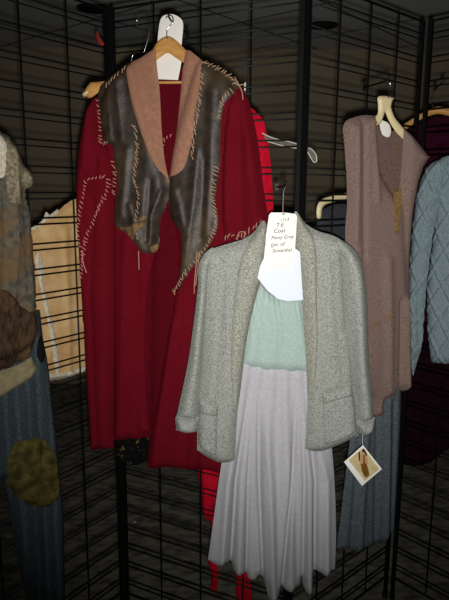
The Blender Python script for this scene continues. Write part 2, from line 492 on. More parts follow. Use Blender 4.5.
rs = Sheet('sleeve', coat, [(236, 84), (246, 95), (253, 118), (259, 150), (264, 190), (272, 238), (272, 238), (262, 246), (240, 246), (222, 250), (222, 250), (219, 200), (221, 150), (225, 110)],
           MT['felt'], off=.014, T=.030, tb=.02, w=.03, pitch=.0075, wob=(.005, 10), seed=12,
           folds=[([(240, 110), (244, 225)], -.010, .012), ([(251, 140), (258, 225)], .006, .010), ([(230, 130), (229, 220)], .006, .010)])
ly = Sheet('leather_yoke', coat, [(97, 86), (102, 80), (116, 70), (134, 59), (134, 80), (136, 100), (143, 124), (154, 154), (167, 178), (168, 195), (159, 219), (156, 240), (152, 253), (143, 252), (137, 245), (126, 233), (115, 225), (114, 208), (117, 190), (117, 177), (113, 158), (112, 144), (112, 144), (102, 144), (102, 144), (98, 118), (95, 98)],
           MT['leather'], off=.011, T=.004, tb=.004, w=.008, host=lf, uh=.036, pitch=.0065, wob=(.007, 26), seed=3, edge_jit=.003,
           folds=[([(118, 80), (122, 140)], .004, .008), ([(108, 90), (111, 140)], .004, .006), ([(128, 150), (122, 215)], .006, .012), ([(150, 180), (146, 240)], -.006, .008), ([(130, 205), (138, 238)], .006, .007), ([(162, 190), (152, 215), (150, 245)], .007, .007)])
ry = Sheet('leather_yoke', coat, [(202, 61), (219, 69), (230, 75), (238, 85), (235, 93), (226, 103), (223, 114), (221, 138), (221, 160), (219, 173), (216, 200), (219, 225), (208, 248), (188, 274), (176, 292), (176, 292), (180, 271), (182, 234), (169, 218), (168, 195), (170, 174), (170, 174), (178, 166), (186, 148), (191, 112), (196, 80)],
           MT['leather'], off=.012, T=.004, tb=.004, w=.008, host=rf, uh=.040, pitch=.0065, wob=(.007, 22), seed=7, edge_jit=.0025,
           folds=[([(198, 150), (195, 200), (186, 265)], .006, .009), ([(213, 90), (212, 170), (206, 235)], .007, .012), ([(205, 160), (203, 240)], -.005, .008), ([(176, 190), (186, 230)], .006, .009)])
Sheet('leather_edge', coat, [(120, 228), (130, 226), (143, 216), (146, 222), (138, 232), (133, 240), (126, 233)], MT['leather_tan'], off=.004, T=.003, tb=.002, w=.006, host=ly, uh=.045, pitch=.005, wob=(.004, 40), edge_jit=.002, label='scuffed tan leather edge')
Sheet('leather_edge', coat, [(150, 253), (149, 248), (154, 243), (155, 236), (157, 240), (154, 252)], MT['leather_tan'], off=.004, T=.003, tb=.002, w=.006, host=ly, uh=.045, pitch=.004, wob=(.004, 40), label='scuffed tan leather edge')
lc = Sheet('collar', coat, [(127, 65), (140, 55), (153, 46), (153, 46), (154, 63), (157, 90), (159, 130), (162, 160), (167, 184), (167, 184), (150, 157), (137, 122), (130, 95)],
           MT['suede'], off=.015, T=.006, tb=.004, w=.012, host=lf, uh=.042, pitch=.007, wob=(.003, 10), seed=2)
rc = Sheet('collar', coat, [(185, 49), (194, 54), (202, 61), (202, 61), (199, 92), (195, 120), (190, 150), (182, 171), (169, 177), (169, 177), (171, 155), (175, 128), (179, 88), (181, 66)],
           MT['suede'], off=.017, T=.006, tb=.004, w=.012, host=rf, uh=.046, pitch=.007, wob=(.003, 10), seed=8)
# lacing
stitches('lacing', coat, ly, [[(134, 124), (138, 128), (140, 150), (138, 180), (142, 195), (140, 215), (142, 240)]], MT['lace'], gap=.010, length=.016, ang=35, tails=[[(142, 250), (142, 260), (142, 269)]])
stitches('lacing', coat, ry, [[(201, 66), (205, 80), (203, 100), (200, 120), (197, 140), (195, 160)]], MT['lace'], gap=.010, length=.016, ang=35)
stitches('lacing', coat, ly, [[(105, 88), (117, 78), (130, 68)], [(97, 97), (99, 116), (101, 142)], [(103, 144), (112, 144)], [(114, 158), (117, 177), (115, 195)]], MT['lace'], gap=.010, length=.014, ang=60)
stitches('lacing', coat, ry, [[(203, 62), (219, 69), (230, 76), (238, 86)], [(236, 90), (226, 103), (222, 120)], [(220, 165), (216, 195), (219, 224), (208, 248), (188, 273), (176, 291)]], MT['lace'], gap=.008, length=.014, ang=60,
         tails=[[(201, 250), (199, 270), (197, 292)], [(203, 251), (201, 268), (199, 284)], [(236, 84), (240, 86), (246, 85)], [(236, 78), (243, 92), (244, 102)]])
stitches('lacing', coat, ls, [[(84, 190), (86, 181), (95, 178), (104, 177), (106, 183), (103, 198), (94, 218), (86, 238), (84, 255)], [(85, 186), (81, 210), (79, 235), (83, 256), (81, 280)]], MT['lace_pale'], gap=.010, length=.011, ang=50,
         tails=[[(83, 250), (84, 262), (87, 273)]])
stitches('lacing', coat, rs, [[(206, 248), (220, 241), (230, 236), (240, 236), (250, 230), (261, 223)]], MT['lace'], r=.0013, gap=.011, length=.016, ang=40, tails=[[(236, 238), (241, 241), (246, 233), (240, 232), (237, 239)]])
stitches('lacing', coat, back, [[(160, 152), (164, 140), (172, 135)]], MT['lace_pale'], gap=.013, length=.012, ang=60)

# its wooden hanger
hang = Thing('wooden_hanger', 'pale varnished wooden hanger inside the red wool coat', 'hanger', PC, (168, 84), 'coat hangers')
hb = Sheet('shoulder_bar', hang, [(84, 93), (90, 83), (97, 82), (116, 79), (130, 72), (148, 57), (158, 41), (168, 36), (177, 41), (187, 51), (205, 64), (225, 76), (238, 90), (236, 96), (226, 86), (204, 74), (184, 63), (176, 58), (168, 53), (161, 57), (150, 65), (130, 78), (102, 90), (90, 98)],
           MT['wood'], off=0.0, T=.008, tb=.006, w=.008, pitch=.006, wob=None)
Tubes().tube([hang.px(118, 83, 0), hang.px(220, 82, 0)], .0038, 10).build('trouser_bar', MT['wood'], hang.o)
Tubes().tube([hang.px(83.5, 95, .002), hang.px(89, 92, .002)], .007, 10).build('end_cap', MT['cream'], hang.o)
wire(hang, 'hook', [(167, 40, .010), (167, 31, .012), (169, 27, .012), (173, 22, .012), (172.5, 17, .012), (169, 15, .006), (166, 18, .002)], .0016, MT['chrome'])
peg(171, 19, PC, .004, .14, 'black peg hook carrying the red coat hanger')

# paper tag behind the coat hanger
tag1 = Thing('paper_tag', 'blank white paper tag behind the wooden hanger neck of the red coat', 'tag', PC, (168, 80), 'white paper hang tags')
Sheet('card', tag1, [(160, 21), (163, 16), (171, 14), (179, 17), (183, 23), (182, 40), (181, 50), (181, 50), (182, 58), (178, 80), (178, 80), (154, 79), (154, 79), (156, 60), (157, 50), (158, 35)],
      MT['paper'], off=-.011, T=.0008, tb=.0008, w=.002, pitch=.008, wob=(.001, 12), curve=True)

# chrome wire hanger and floral garment behind the coat
wh = Thing('wire_hanger', 'shiny steel wire hanger with hook showing left of the coat collar', 'hanger', PC, (140, 100), 'coat hangers')
wire(wh, 'hook', [(136, 25, -.06), (137, 20, -.06), (142, 17, -.06), (147, 18, -.06), (150, 24, -.06), (149, 34, -.06), (146, 46, -.06), (144, 52, -.06)], .0017, MT['chrome'])
wire(wh, 'shoulder_wire', [(144, 52, -.06), (134, 54, -.06), (131, 62, -.06), (126, 72, -.06), (112, 92, -.06), (112, 98, -.06), (170, 99, -.06), (205, 96, -.06), (190, 78, -.06), (165, 60, -.06), (144, 52, -.06)], .0015, MT['chrome'])
fl = Thing('floral_dress', 'black cotton dress with small gold flowers showing below the red coat hem', 'dress', PC, (132, 466))
Sheet('body', fl, [(118, 96), (140, 70), (155, 70), (180, 96), (176, 200), (170, 330), (160, 400), (152, 440), (145, 462), (145, 462), (136, 465), (126, 463), (115, 464), (115, 464), (114, 400), (117, 250)], MT['floral'], off=-.062, T=.008, tb=.006, w=.02, pitch=.014,
      folds=[([(124, 430), (122, 464)], .008, .008), ([(138, 430), (138, 464)], -.008, .008)])

# ================================================================== tweed jacket
jk = Thing('tweed_jacket', 'short grey tweed jacket with shawl collar and two patch pockets', 'jacket', PJ, (268, 455))
Sheet('back_panel', jk, [(206, 255), (235, 243), (262, 229), (284, 226), (300, 224), (320, 236), (350, 250), (350, 330), (354, 425), (320, 440), (280, 446), (240, 446), (205, 440), (202, 330)], MT['tweed'], off=-.034, T=.006, tb=.006, w=.02, pitch=.014)
jl = Sheet('front_panel', jk, [(264, 224), (248, 237), (231, 243), (215, 248), (206, 255), (204, 300), (202, 360), (198, 400), (197, 450), (197, 450), (207, 457), (221, 463), (235, 461), (235, 461), (238, 407), (246, 343), (254, 305), (264, 268), (268, 240)],
           MT['tweed'], off=.022, T=.020, tb=.006, w=.03, pitch=.0075, wob=(.005, 10), seed=21,
           folds=[([(222, 270), (216, 340), (212, 395)], .008, .012), ([(228, 290), (226, 400)], -.005, .008)])
jr = Sheet('front_panel', jk, [(296, 214), (306, 224), (318, 231), (334, 236), (344, 244), (350, 320), (354, 383), (358, 435), (358, 435), (340, 444), (319, 451), (305, 449), (305, 449), (308, 383), (306, 330), (303, 298), (300, 275), (294, 245)],
           MT['tweed'], off=.022, T=.020, tb=.006, w=.03, pitch=.0075, wob=(.005, 10), seed=23,
           folds=[([(326, 260), (330, 330), (336, 380)], .008, .012), ([(342, 256), (346, 330)], -.008, .008)])
sl = Sheet('sleeve', jk, [(214, 248), (206, 252), (199, 264), (198, 285), (194, 320), (188, 362), (179, 405), (176, 418), (176, 418), (198, 419), (198, 419), (202, 365), (207, 300), (211, 265)],
           MT['tweed'], off=.026, T=.032, tb=.016, w=.03, pitch=.007, wob=(.005, 11), seed=25, folds=[([(203, 290), (196, 370)], .004, .008), ([(206, 255), (208, 290)], -.005, .006)])
sr = Sheet('sleeve', jk, [(336, 239), (349, 245), (358, 255), (364, 272), (367, 300), (369, 360), (372, 390), (374, 419), (374, 419), (357, 423), (357, 423), (353, 383), (347, 330), (343, 290), (340, 258)],
           MT['tweed'], off=.026, T=.032, tb=.016, w=.03, pitch=.007, wob=(.005, 11), seed=27, folds=[([(356, 270), (360, 390)], .004, .010), ([(350, 300), (356, 400)], -.005, .007)])
Sheet('cuff', jk, [(176, 416), (187, 415), (199, 417), (199, 417), (199, 431), (199, 431), (187, 433), (176, 430), (176, 430)], MT['tweed'], off=.032, T=.034, tb=.016, w=.022, pitch=.006, wob=(.003, 14))
Sheet('cuff', jk, [(356, 421), (366, 419), (375, 417), (375, 417), (374, 430), (374, 430), (366, 435), (359, 434), (359, 434)], MT['tweed'], off=.032, T=.034, tb=.016, w=.022, pitch=.006, wob=(.003, 14))
cl = Sheet('lapel', jk, [(265, 221), (253, 236), (242, 257), (236, 285), (232, 330), (231, 370), (234, 410), (234, 410), (239, 405), (247, 343), (255, 305), (265, 268), (269, 240)], MT['tweed_fine'], off=.005, T=.009, tb=.003, w=.008, host=jl, uh=.046, pitch=.006, wob=(.002, 10))
cr = Sheet('lapel', jk, [(296, 212), (306, 224), (314, 240), (317, 270), (317, 301), (318, 340), (315, 385), (309, 410), (309, 410), (308, 383), (305, 330), (302, 298), (299, 272), (293, 240)], MT['tweed_fine'], off=.005, T=.009, tb=.003, w=.008, host=jr, uh=.046, pitch=.006, wob=(.002, 10))
pk = Sheet('pocket', jk, [(199, 400), (199, 400), (208, 403), (217, 406), (217, 406), (217, 440), (216, 456), (216, 456), (206, 452), (198, 446), (198, 446)], MT['tweed'], off=.003, T=.008, tb=.003, w=.006, host=jl, uh=.046, pitch=.0055, wob=None)
Sheet('pocket_band', jk, [(198, 399), (198, 399), (217, 405), (218, 405), (218, 416), (218, 416), (198, 413), (198, 413)], MT['tweed'], off=.001, T=.007, tb=.002, w=.005, host=pk, uh=.05, pitch=.0055, wob=None)
pk2 = Sheet('pocket', jk, [(323, 394), (323, 394), (338, 390), (352, 386), (352, 386), (356, 410), (357, 432), (357, 432), (340, 440), (324, 445), (324, 445)], MT['tweed'], off=.003, T=.008, tb=.003, w=.006, host=jr, uh=.046, pitch=.0055, wob=None)
Sheet('pocket_band', jk, [(322, 393), (322, 393), (352, 385), (352, 385), (354, 395), (354, 395), (323, 404), (323, 404)], MT['tweed'], off=.001, T=.007, tb=.002, w=.005, host=pk2, uh=.05, pitch=.0055, wob=None)

jh = Thing('wire_hanger', 'dull steel wire hanger with hook above the tweed jacket collar', 'hanger', PJ, (282, 262), 'coat hangers')
wire(jh, 'hook', [(283, 226, .004), (283, 205, .004), (284, 190, .004), (287, 184, .002), (285, 180, -.01), (282, 183, -.02)], .0016, MT['darkwire'])
wire(jh, 'shoulder_wire', [(283, 226, -.006), (250, 243, -.006), (214, 256, -.006), (214, 262, -.006), (282, 262, -.006), (346, 262, -.006), (346, 256, -.006), (314, 240, -.006), (283, 226, -.006)], .0016, MT['darkwire'])
peg(284, 185, PJ, -.008, .15, 'black peg hook carrying the tweed jacket hanger')

# skirt under the jacket
sk = Thing('two_tone_skirt', 'long flared skirt with mint gathered top and lavender grey lower part', 'skirt', PJ, (272, 597))
def gathers(Q):
    s, z = Q[:, 0], Q[:, 1]
    zt = PJ.sz(280, 300)[1]; zb = PJ.sz(280, 368)[1]
    k = np.clip((z - zb) / (zt - zb), 0, 1)
    return .0022 * k * k * np.sin(s * 480 + 3.0 * np.sin(z * 30)) + .0018 * np.sin(s * 110 + z * 9 + 2 * np.sin(z * 14))
yk = Sheet('yoke', sk, [(255, 276), (262, 287), (270, 294), (281, 299), (303, 298), (303, 298), (309, 325), (316, 372), (316, 372), (290, 371), (262, 369), (241, 364), (241, 364), (245, 340), (250, 305)], MT['mint'], off=.008, T=.014, tb=.012, w=.03, pitch=.004, wob=(.003, 9), fn=gathers)
xs_top = [246, 253, 259, 265, 272, 279, 285, 291, 297, 304, 311]
xs_bot = [214, 228, 238, 250, 262, 274, 283, 296, 303, 314, 327]
fl_ = []
for i, (a, b) in enumerate(zip(xs_top, xs_bot)):
    fl_.append(([(a, 364), ((a + b) / 2 + (1 if i % 2 else -1), 470), (b, 590)], (.004 if i % 2 == 0 else -.003) * (1 + .5 * math.sin(i * 2.3)), .012))
fl_ += [([(258, 375), (259, 470), (263, 585)], -.024, .0055, 1), ([(297, 375), (292, 470), (281, 600)], -.026, .0055, 1), ([(250, 375), (236, 480), (230, 575)], -.024, .0055, 1), ([(304, 385), (315, 480), (315, 590)], -.024, .0055, 1),
        ([(299, 375), (304, 480), (302, 595)], -.020, .005, 1), ([(254, 375), (248, 480), (246, 585)], -.018, .005, 1), ([(247, 390), (228, 480), (221, 575)], .016, .010, 1), ([(262, 380), (270, 480), (273, 600)], .022, .012, 1),
        ([(285, 380), (289, 480), (291, 595)], .016, .012, 1), ([(301, 390), (309, 480), (309, 595)], .018, .009, 1), ([(306, 390), (326, 480), (326, 575)], .014, .010, 1), ([(252, 385), (241, 480), (238, 580)], .012, .010, 1)]
Sheet('skirt_panel', sk, [(242, 357), (262, 362), (290, 366), (316, 367), (316, 367), (324, 400), (331, 440), (335, 490), (336, 540), (335, 569), (335, 569), (325, 573), (317, 572), (315, 580), (314, 590), (309, 591), (304, 587), (302, 579), (299, 585), (291, 589), (282, 589), (280, 595), (274, 598), (268, 595), (266, 586), (263, 580), (259, 574), (254, 580), (249, 579), (245, 574), (236, 571), (230, 564), (224, 561), (216, 563), (208, 559), (208, 559), (212, 530), (219, 480), (230, 410)],
      MT['skirt'], off=.0, T=.012, tb=.010, w=.025, pitch=.0055, wob=(.005, 9), folds=fl_)

# jacket tag with handwriting
tg = Thing('paper_tag', 'white paper tag with handwriting hanging at the tweed jacket collar', 'tag', PJ, (281, 301), 'white paper hang tags')
card = Sheet('card', tg, [(269, 215), (271, 212.5), (284, 212.5), (296, 214), (297, 217), (297, 217), (296, 235), (293.5, 270), (293.5, 270), (264, 268), (264, 268), (266, 235), (269, 215)], MT['paper'], off=.062, T=.0008, tb=.0008, w=.002, pitch=.009, wob=None, curve=False)
Sheet('backing_sheet', tg, [(265, 246), (280, 248), (292, 246), (292, 246), (300, 252), (300, 252), (303, 300), (303, 300), (288, 301), (278, 299), (278, 299), (268, 291), (257.5, 278), (257.5, 278), (260, 266), (264, 258)], MT['paper_blue'], off=.0595, T=.0008, tb=.0008, w=.003, pitch=.009, wob=None, curve=False)
def write(txt, px, py, size_px, ang, parent, thing, h, m, shear=.25):
    cu = bpy.data.curves.new('handwriting', 'FONT'); cu.body = txt
    k = thing.px(px + 100, py, h) - thing.px(px, py, h); sc = k.length / 100
    cu.size = size_px * sc * 1.12; cu.shear = shear; cu.extrude = .0002; cu.offset = .00002
    tmp = bpy.data.objects.new('tmp', cu); COL.objects.link(tmp)
    dg = bpy.context.evaluated_depsgraph_get()
    me = bpy.data.meshes.new_from_object(tmp.evaluated_get(dg))
    bpy.data.objects.remove(tmp)
    me.materials.clear(); me.materials.append(m)
    o = bpy.data.objects.new('handwriting', me); COL.objects.link(o); o.parent = parent
    o.location = thing.px(px, py, h); o.rotation_euler = (math.radians(90), math.radians(ang), 0)
    return o
for txt, x, y, sz, sh in (('~113', 279, 221.5, 4.2, .3), ('T.E.', 276, 227, 5, .2), ('Coat', 273.5, 233, 5.2, .2), ('Pansy Gray', 271, 239.5, 4.4, .3), ('(pic of', 270.5, 246.5, 4.8, .3), ('Samantha)', 272, 252.5, 4.2, .3)):
    write(txt, x, y, sz, -4, card.o, tg, .0632, MT['ink'], sh)
Tubes().tube([tg.px(283.5, 213.5, .0635), tg.px(283.5, 214.5, .0640)], .0028, 10).build('eyelet', MT['ink'], card.o)

# photo tag hanging from the cuff
pt = Thing('photo_tag', 'small square instant photo of a figure in gold, hanging cornerwise from the right tweed cuff', 'tag', PJ, (362, 486))
pc = Sheet('print', pt, [(363, 445), (382, 469), (362, 486), (344, 462)], MT['paper'], off=.058, T=.0007, tb=.0007, w=.002, pitch=.007, wob=None, curve=False)
im = Sheet('image', pt, [(363, 447.5), (379.5, 469), (365, 481), (348.5, 460)], MT['pic_bg'], off=.0592, T=.0003, tb=.0002, w=.001, pitch=.006, wob=None, curve=False, parent=pc.o)
for nm, poly, m, h in (('figure_stripe', [(358.3, 453), (360, 451.5), (360.5, 462), (359, 461)], 'pic_dark', .0598),  # dark stripe in the print, left of the figure
                       ('figure_cape', [(361, 453), (363, 451), (366, 453), (368, 461), (367, 466), (360, 466), (360, 458)], 'pic_skin', .0600),
                       ('figure_skirt', [(361, 464), (366, 463), (368, 468), (369.5, 475), (366, 478), (363.5, 475), (361.5, 470)], 'pic_gold', .0602),
                       ('figure_sash', [(363, 455), (364.6, 455), (365.2, 466), (363.4, 466)], 'pic_gold', .0604),
                       ('figure_hair', [(361.8, 450.5), (363.2, 448.8), (365.2, 450), (367.4, 455.5), (366, 456), (364, 452), (362.4, 452.2)], 'pic_dark', .0606)):
    Sheet(nm, pt, poly, MT[m], off=h, T=.0002, tb=.0002, w=.001, pitch=.002, wob=None, parent=im.o, curve=False)
wire(pt, 'string', [(363, 446, .059), (362.5, 440, .062), (363, 434, .066)], .0006, MT['paper'], seg=6)

# ================================================================== mauve tunic
mv = Thing('knit_tunic', 'sleeveless mauve knit tunic with gold stitching and ragged hem', 'tunic', PM, (388, 416))
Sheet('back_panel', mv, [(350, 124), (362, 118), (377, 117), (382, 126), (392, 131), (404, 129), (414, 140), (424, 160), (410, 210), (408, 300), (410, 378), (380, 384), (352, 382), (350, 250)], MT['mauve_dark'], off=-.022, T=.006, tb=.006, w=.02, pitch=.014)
def ribs(Q): return .0004 * np.sin(Q[:, 0] * 520)
mb = Sheet('front_panel', mv, [(343, 128), (346, 121), (355, 117), (367, 115), (376, 116), (376, 116), (376, 137), (381, 172), (393, 195), (397, 197), (397, 197), (400, 184), (403, 145), (404, 130), (404, 130), (411, 134), (416, 140), (423, 149), (429, 157), (429, 157), (421, 172), (416, 195), (413, 215), (410, 260), (410, 295), (411, 340), (412, 387), (412, 387), (403, 391), (398, 389), (396, 398), (396, 398), (385, 398), (384, 416), (384, 416), (374, 416), (374, 416), (371, 397), (355, 395), (352, 395), (348, 320), (345, 235), (347, 200), (344, 140)],
           MT['mauve'], off=.010, T=.022, tb=.008, w=.03, pitch=.0065, wob=(.006, 9), fn=ribs, seed=31,
           folds=[([(353, 130), (352, 240)], .008, .009), ([(360, 122), (361, 260)], -.007, .008), ([(371, 120), (374, 200)], .007, .009), ([(398, 300), (397, 395)], -.014, .007), ([(404, 300), (405, 388)], .008, .007), ([(384, 260), (386, 398)], .009, .014), ([(400, 200), (405, 290)], -.007, .012)])
stitches('neckline_stitching', mv, mb, [[(376, 118), (376, 137), (381, 172), (392, 194)], [(403, 132), (402, 150), (400, 185)]], MT['gold'], gap=.009, length=.010, ang=70, r=.0012)
stitches('chain_stitching', mv, mb, [[(367, 328), (376, 323), (385, 316), (394, 312)], [(369, 331), (378, 325), (387, 319), (394, 316)], [(404, 315), (408, 330), (407, 350)]], MT['gold'], gap=.008, length=.011, ang=50, r=.0012)
stitches('armhole_stitching', mv, mb, [[(348, 128), (348, 136), (349, 146)]], MT['gold'], gap=.010, length=.009, ang=60, r=.0013)
tz = Tubes()
for i in range(16):
    x0 = 393.5 + random.uniform(0, 7.5); x1 = 397.5 + (x0 - 397.5) * .5
    q = [(x0, 190 + random.uniform(-2, 2), .036), ((x0 * 2 + x1) / 3 + random.uniform(-.5, .5), 210, .042), (x1, 233 + random.uniform(-4, 2), .038)]
    tz.tube(smooth3([mv.px(*a) for a in q], 4), .0013, 6)
tz.build('tassel', MT['gold'], mv.o)

mh = Thing('plastic_hanger', 'cream plastic hanger in the neck of the mauve tunic', 'hanger', PM, (388, 140), 'coat hangers')
Sheet('shoulder_bar', mh, [(378, 97), (386, 96), (394, 98), (394, 98), (391, 106), (394, 116), (400, 124), (410, 136), (419, 148), (416, 152), (404, 140), (396, 132), (389, 121), (385, 112), (383, 118), (380, 124), (362, 128), (350, 134), (350, 129), (366, 120), (377, 115), (378, 105)], MT['cream'], off=-.004, T=.008, tb=.006, w=.007, pitch=.005, wob=None)
wire(mh, 'hook', [(388, 98, .004), (390, 90, .004), (390, 83, .004), (387, 79, .004), (382, 78, .002), (379, 82, 0)], .0014, MT['chrome'])
Sheet('size_tab', mh, [(380, 121), (388, 123), (391, 130), (389, 137), (382, 134)], MT['paper'], off=-.013, T=.001, tb=.001, w=.003, pitch=.006, wob=None, label='white tab below the hanger neck')
peg(385, 80, PM, -.002, .10, 'black peg hook carrying the cream plastic hanger')

ms = Thing('wool_skirt', 'slate blue wool skirt hanging below the mauve tunic', 'skirt', PM, (368, 548))
Sheet('skirt_panel', ms, [(356, 385), (378, 382), (401, 385), (401, 385), (400, 420), (397, 480), (394, 532), (394, 532), (386, 538), (378, 542), (368, 547), (356, 550), (344, 549), (336, 548), (336, 548), (343, 495), (349, 450), (353, 420)], MT['herring'], off=-.012, T=.014, tb=.012, w=.025, pitch=.0065, wob=(.005, 9),
      folds=[([(376, 400), (373, 548)], -.012, .006), ([(366, 400), (357, 550)], .012, .010), ([(386, 400), (384, 540)], .012, .008), ([(392, 400), (390, 536)], -.008, .005), ([(358, 420), (348, 549)], -.006, .006)])

# ================================================================== cable sweater
sw = Thing('cable_sweater', 'blue grey cable knit sweater hanging at the right edge', 'sweater', PS, (470, 362))
def cable(Q):
    s, z = Q[:, 0], Q[:, 1]
    u = np.abs(((s / .066 + z / .112) % 1) - .5); v = np.abs(((s / .066 - z / .112) % 1) - .5)
    rid = np.maximum(np.exp(-(u / .085) ** 2), np.exp(-(v / .085) ** 2)) - .55 * np.maximum(np.exp(-((u - .17) / .05) ** 2), np.exp(-((v - .17) / .05) ** 2))
    moss = np.sin(s * 760) * np.sin(z * 620)
    return .0052 * rid + .0016 * moss * (u > .2) * (v > .2)
Sheet('body', sw, [(436, 170), (446, 158), (462, 152), (490, 152), (530, 165), (540, 250), (540, 352), (500, 362), (470, 364), (436, 363), (431, 361), (431, 361), (428, 330), (428, 285), (434, 230)], MT['cable'], off=.0, T=.02, tb=.012, w=.03, pitch=.0036, wob=(.004, 9), fn=cable)
Sheet('sleeve', sw, [(450, 157), (438, 160), (428, 166), (421, 180), (416, 200), (413, 225), (410, 262), (408, 310), (409, 345), (411, 368), (413, 376), (413, 376), (417, 362), (422, 345), (424, 320), (427, 285), (433, 235), (442, 190)], MT['cable'], off=.018, T=.026, tb=.014, w=.026, pitch=.0036, wob=(.004, 9), fn=cable, folds=[([(420, 290), (420, 345)], -.012, .004)])
sh = Thing('plastic_hanger', 'hanger inside the blue grey cable sweater', 'hanger', PS, (480, 170), 'coat hangers')
wire(sh, 'shoulder_bar', [(446, 171, -.002), (462, 161, -.002), (486, 152, -.002), (510, 162, -.002), (530, 176, -.002)], .004, MT['cream'])
wire(sh, 'hook', [(486, 152, -.002), (486, 140, -.002), (490, 132, -.002), (486, 126, -.002), (480, 130, -.004)], .0016, MT['chrome'])

# ================================================================== plum garment behind the right grid
pm = Thing('plum_robe', 'long dark plum robe behind the far right grid panel', 'robe', PP, (430, 466))
pmb = Sheet('body', pm, [(404, 134), (416, 124), (432, 118), (446, 115), (470, 116), (500, 140), (520, 300), (500, 430), (462, 440), (430, 463), (430, 463), (412, 466), (398, 462), (398, 462), (398, 400), (402, 250)], MT['plum'], off=0.0, T=.02, tb=.02, w=.03, pitch=.014, folds=[([(420, 140), (416, 460)], .012, .014), ([(436, 140), (438, 440)], -.012, .014)])
Sheet('skirt_layer', pm, [(396, 330), (420, 326), (450, 330), (500, 330), (505, 430), (462, 442), (431, 464), (431, 464), (412, 467), (396, 463), (396, 463)], MT['plum_dark'], off=.006, T=.012, tb=.004, w=.02, host=pmb, uh=.03, pitch=.014, label='darker gauze skirt layer', wob=(.006, 9))
ph = Thing('wooden_hanger', 'pale wooden hanger at the shoulder of the dark plum robe', 'hanger', PP, (436, 130), 'coat hangers')
Sheet('shoulder_bar', ph, [(400, 132), (402, 126), (412, 119), (424, 112), (436, 107), (444, 107), (470, 116), (490, 126), (489, 130), (468, 122), (440, 114), (424, 118), (412, 125), (404, 131)], MT['wood'], off=.046, T=.007, tb=.006, w=.008, pitch=.007, wob=None)
wire(ph, 'hook', [(433, 110, .046), (433, 102, .046), (434.5, 92, .046), (437, 88, .044), (434, 85, .04), (431, 87, .036)], .0014, MT['darkwire'])

peg(434, 89, PP, .042, -.19, 'black peg hook carrying the plum robe hanger behind the far right grid')

# ================================================================== tattered top and striped trousers at left
tp = Thing('tattered_top', 'mottled grey and tan tattered gauze top at the left edge', 'top', PL, (5, 396))
tb_ = Sheet('body', tp, [(-60, 150), (-40, 130), (-10, 126), (0, 131), (9, 137), (17, 150), (23, 164), (33, 177), (32, 187), (26, 189), (27, 202), (30, 213), (31, 228), (33, 246), (36, 280), (36, 309), (36, 335), (20, 350), (-20, 366), (-60, 372), (-66, 260)], MT['tatter'], off=.034, T=.024, tb=.01, w=.03, pitch=.008, wob=(.010, 22), seed=41, edge_jit=.004,
            folds=[([(10, 150), (14, 240), (10, 300)], .010, .008), ([(22, 190), (26, 300)], -.008, .008), ([(2, 190), (2, 300)], -.010, .008)])
Sheet('sleeve_flap', tp, [(8, 138), (17, 149), (24, 164), (33, 176), (32, 187), (26, 190), (27, 203), (18, 204), (8, 200), (4, 170), (4, 150)], MT['tatter_yarn'], off=.004, T=.008, tb=.004, w=.02, host=tb_, uh=.055, pitch=.006, wob=(.012, 40), edge_jit=.004, label='pale knotted sleeve flap')
Sheet('shoulder_patch', tp, [(-14, 130), (0, 134), (6, 146), (6, 168), (1, 178), (-14, 170)], MT['fluff'], off=.006, T=.004, tb=.003, w=.008, host=tb_, uh=.055, pitch=.007, wob=(.004, 30), label='pale cream shoulder patch')
fp = Sheet('fur_panel', tp, [(-50, 296), (-10, 292), (6, 290), (14, 298), (25, 310), (36, 313), (37, 332), (32, 356), (16, 366), (0, 373), (-50, 390)], MT['fur'], off=.008, T=.012, tb=.004, w=.016, host=tb_, uh=.058, pitch=.007, wob=(.008, 50), edge_jit=.004, label='matted dark brown fur panel')
Sheet('hem_band', tp, [(-50, 388), (0, 371), (18, 365), (31, 357), (31, 357), (37, 369), (37, 369), (31, 378), (14, 389), (0, 397), (-50, 414)], MT['band'], off=.046, T=.012, tb=.01, w=.014, pitch=.007, wob=(.003, 12), label='dull tan hem band')

tr = Thing('striped_trousers', 'faded blue striped trousers with an olive patch below the tattered top', 'trousers', PL, (45, 640))
trb = Sheet('legs', tr, [(-60, 310), (0, 308), (40, 311), (40, 311), (43, 340), (47, 360), (51, 400), (56, 435), (60, 477), (63, 500), (64, 540), (65, 600), (66, 680), (66, 680), (38, 682), (38, 682), (26, 600), (20, 570), (13, 530), (9, 500), (2, 478), (-6, 500), (-14, 560), (-20, 640), (-20, 640), (-66, 630), (-66, 630)], MT['denim'], off=-.012, T=.028, tb=.014, w=.03, pitch=.009, wob=(.004, 9), seed=44,
            folds=[([(46, 370), (58, 520), (60, 640)], .006, .008), ([(34, 380), (42, 520), (46, 640)], -.006, .008), ([(20, 400), (28, 540), (34, 640)], .006, .010)])
Sheet('patch', tr, [(24, 440), (38, 438), (50, 446), (58, 462), (61, 482), (58, 498), (46, 508), (34, 506), (18, 498), (9, 482), (8, 460), (14, 446)], MT['olive'], off=.004, T=.007, tb=.003, w=.014, host=trb, uh=.022, pitch=.007, wob=(.006, 40), edge_jit=.003, label='mossy olive egg shaped patch')
Sheet('waist_gap_shade', tr, [(38, 342), (42, 336), (46, 344), (47, 354), (42, 363), (37, 356)], MT['black'], off=.004, T=.006, tb=.003, w=.01, host=trb, uh=.022, pitch=.006, wob=None, label='small black patch standing in for the shaded gap at the waist')  # black patch laid on as the darkness of a gap, no real ribbon

